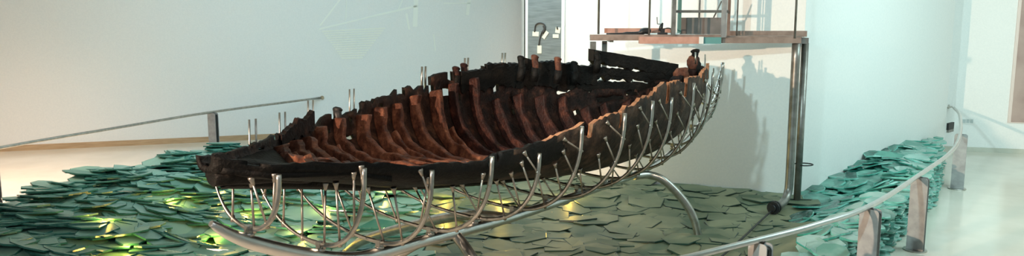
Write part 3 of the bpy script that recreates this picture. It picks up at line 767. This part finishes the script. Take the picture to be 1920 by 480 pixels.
# cable on the glass
m = MB(); pp = []
for px, py in ((1446, 396), (1420, 420), (1396, 443), (1368, 468), (1340, 492)):
    z = .3
    for _ in range(6): p = at_z(px, py, z); z = hgt(p.x, p.y) + .075
    pp.append(p)
m.tube(smooth(pp, 4), .014, 7); tag(m.build('black_cable', M['dark']), 'black cable running over the glass from the pipe elbow toward the guard rail', 'cable')

# ------------------------------------------------------------------ wall items
An = Vector((-(CB[1] - CA[1]), CB[0] - CA[0], 0)).normalized() * -1     # outward normal of wall A
Ad = (Vector((*CB, 0)) - Vector((*CA, 0))).normalized(); AP = Vector((*CA, 0))
def wall_box(m, px0, py0, px1, py1, P0, n, d, th, off=0, rot=0, mi=0):
    a = on_plane(px0, py0, P0, n); b = on_plane(px1, py1, P0, n); w = abs((b - a).dot(d)); h = abs(a.z - b.z); c = (a + b) / 2 + n * (off + th / 2)
    R = Matrix((d, -n, Vector((0, 0, 1)))).transposed() @ Matrix.Rotation(rot, 3, 'Y')
    m.box(c, (w, th, h), rot=R, mi=mi)
pa = on_plane(1023, 60, AP, An)
pn = empty('display_board', tuple(pa), 'tall grey plank-faced board on the wall behind the hull', 'board')
m = MB(); wall_box(m, 991, -60, 1055, 128, AP, An, Ad, .03); m.build('plank_face', M['board'], pn)
m = MB(); wall_box(m, 987, -60, 991, 128, AP, An, Ad, .04); wall_box(m, 1055, -60, 1059, 128, AP, An, Ad, .04); m.build('side_frame', M['white'], pn)
for k, (x0, y0, x1, y1, r, lb) in enumerate(((1000, 59, 1012, 68, .05, 'cream card at the left, below the looped rope, on the grey board'), (1017, 62, 1031, 69, -.95, 'long tilted cream card in the middle of the grey board'), (1043, 51, 1052, 62, .15, 'upper cream card at the right of the grey board'), (1038, 64, 1049, 71, 0, 'small cream card under the upper right one'), (1009, 85, 1017, 100, 0, 'lowest cream card standing alone on the grey board'))):
    m = MB(); wall_box(m, x0, y0, x1, y1, AP, An, Ad, .012, .03, r); 
    o = m.build('card', M['card'], None, loc=m.v[0]); tag(o, lb, 'card')
m = MB(); lp = [(1004, 60), (1006, 47), (1014, 43), (1022, 46), (1024, 53), (1018, 60), (1014, 72), (1012, 85)]
m.tube(smooth([on_plane(x, y, AP, An) + An * .045 for x, y in lp], 4), .012, 7); o = m.build('rope_loop', M['rope'], None, loc=on_plane(1014, 60, AP, An)); tag(o, 'dark looped rope hanging among the cards on the grey board', 'rope')
m = MB(); m.tube(smooth([on_plane(x, y, AP, An) + An * .045 for x, y in [(1021, 48), (1023, 55), (1019, 62)]], 4), .022, 7); m.tube([on_plane(1046, 50, AP, An) + An * .045, on_plane(1047, 55, AP, An) + An * .045], .016, 7)
o = m.build('wooden_peg', M['rope'], None, loc=on_plane(1021, 52, AP, An)); tag(o, 'short dark pegs fixed on the grey board beside the rope', 'pegs')
# box and outlet near the end of the guard rail
Bd = Vector((CC_[0] - CB[0], CC_[1] - CB[1], 0)).normalized(); Bn = Vector((Bd.y, -Bd.x, 0)); BP = Vector((*CB, 0))
kb = empty('wall_control_box', tuple(on_plane(1779, 238, BP, Bn)), 'small black control box on the wall above the far end of the teal glass', 'control box')
m = MB(); wall_box(m, 1775, 231, 1784, 241, BP, Bn, Bd, .05); m.build('box_body', M['dark'], kb)
m = MB(); wall_box(m, 1775, 241, 1784, 246, BP, Bn, Bd, .045); m.build('lower_cover', M['greypole'], kb)
wn = -rn; RP = RA
so = empty('wall_socket', tuple(on_plane(1813, 227, RP, wn)), 'white triple wall socket beside the end of the curved handrail', 'socket')
m = MB(); wall_box(m, 1803, 221, 1825, 233, RP, wn, rd, .012); m.build('face_plate', M['white'], so)
for k in range(3):
    m = MB(); wall_box(m, 1805 + k * 7, 223.5, 1810 + k * 7, 230.5, RP, wn, rd, .006, .012); m.build('outlet', simple('socket_grey', (.45, .5, .5), .5), so)
bn = empty('wall_panel', tuple(on_plane(1925, 120, RP, wn)), 'pinkish-brown panel with pale border at the right edge', 'panel')
m = MB(); wall_box(m, 1915, -60, 1990, 233, RP, wn, rd, .03); m.build('border', simple('pale_pink_border', (.72, .60, .55), .6), bn)
m = MB(); wall_box(m, 1921, -60, 1985, 231, RP, wn, rd, .012, .03); m.build('print', M['banner'], bn)
# light projection of a ship, laid on the back wall as pale strips
mu = empty('wall_projection', tuple(on_plane(700, 60, LW0, lnrm)), 'faint light projection of a sailing ship on the back wall, laid on as pale strips', 'projected image')
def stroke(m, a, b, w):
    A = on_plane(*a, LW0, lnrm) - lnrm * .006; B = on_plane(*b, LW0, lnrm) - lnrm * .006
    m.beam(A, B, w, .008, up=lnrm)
for name, L_ in (('projected_rigging', [((600, 48), (640, -4), .035), ((598, 55), (700, 30), .035), ((700, 30), (782, 11), .05), ((747, 18), (756, -4), .03), ((648, 40), (650, 0), .02)]), ('projected_mast', [((780, -4), (778, 50), .12)]), ('projected_mast', [((762, 25), (767, 55), .05)]), ('projected_mast', [((813, 65), (816, 95), .03)]), ('projected_yard', [((880, -4), (876, 28), .09), ((832, 6), (882, 6), .03)])):
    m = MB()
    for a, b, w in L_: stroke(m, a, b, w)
    m.build(name, M['projection'], mu)
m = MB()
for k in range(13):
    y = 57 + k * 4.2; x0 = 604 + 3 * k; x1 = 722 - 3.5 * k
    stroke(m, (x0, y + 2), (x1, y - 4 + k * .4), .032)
m.build('projected_hull', simple('pale_yellow_projection', (.84, .84, .76), .75), mu)

# ------------------------------------------------------------------ light
def light(kind, name, loc, tgt, e, col, size=1.0, size_y=None, spot=None, blend=.3):
    l = bpy.data.lights.new(name, kind); l.energy = e; l.color = col
    if kind == 'AREA':
        l.size = size
        if size_y: l.shape = 'RECTANGLE'; l.size_y = size_y
    else: l.shadow_soft_size = size
    if kind == 'SPOT': l.spot_size = math.radians(spot); l.spot_blend = blend
    o = bpy.data.objects.new(name, l); COL.objects.link(o); o.location = loc
    o.rotation_euler = (Vector(tgt) - Vector(loc)).to_track_quat('-Z', 'Y').to_euler()
    return o
light('SPOT', 'key_spot', (-7.6, .2, 4.1), (1.6, 11.2, 1.6), 7000, (1, .72, .52), .10, spot=48, blend=.4)
light('SPOT', 'interior_spot', (1.2, 3.2, 5.8), (-.6, 8.9, 1.9), 900, (1, .72, .52), .15, spot=36, blend=.7)
light('SPOT', 'stern_spot', (5.5, 5.2, 5.4), (2.0, 10.8, 1.8), 380, (1, .80, .62), .15, spot=30, blend=.6)
light('SPOT', 'cool_spot', (-3, 1, 5.2), (5.6, 13.6, 1.6), 2300, (.70, 1, 1), .12, spot=40, blend=.5)
l_ = light('AREA', 'left_floor_light', (-10, 13, 6.0), (-10, 14.5, 0), 430, (1, .70, .50), 3, 5); l_.data.spread = 1.5
light('AREA', 'ceiling_light_cool', (9.5, 11, 6.0), (10.2, 15, 0), 720, (.70, 1, 1), 5, 6)
light('AREA', 'ceiling_light_mid', (-3, 14, 6.0), (-3, 18.5, 0), 620, (.55, .88, 1), 9, 4)
light('AREA', 'ceiling_light_front', (0, 3, 6.0), (0, 6, 0), 150, (.9, .95, 1), 12, 3)
w = bpy.data.worlds.new('world'); sc.world = w; w.use_nodes = True
w.node_tree.nodes['Background'].inputs[0].default_value = (.75, .88, .92, 1); w.node_tree.nodes['Background'].inputs[1].default_value = .35

for o in bpy.data.objects:
    if '_w' in o: del o['_w']
vs_ = sc.view_settings; vs_.view_transform = 'Standard'; vs_.look = 'None'; vs_.gamma = 1; vs_.use_curve_mapping = False; vs_.exposure = 0
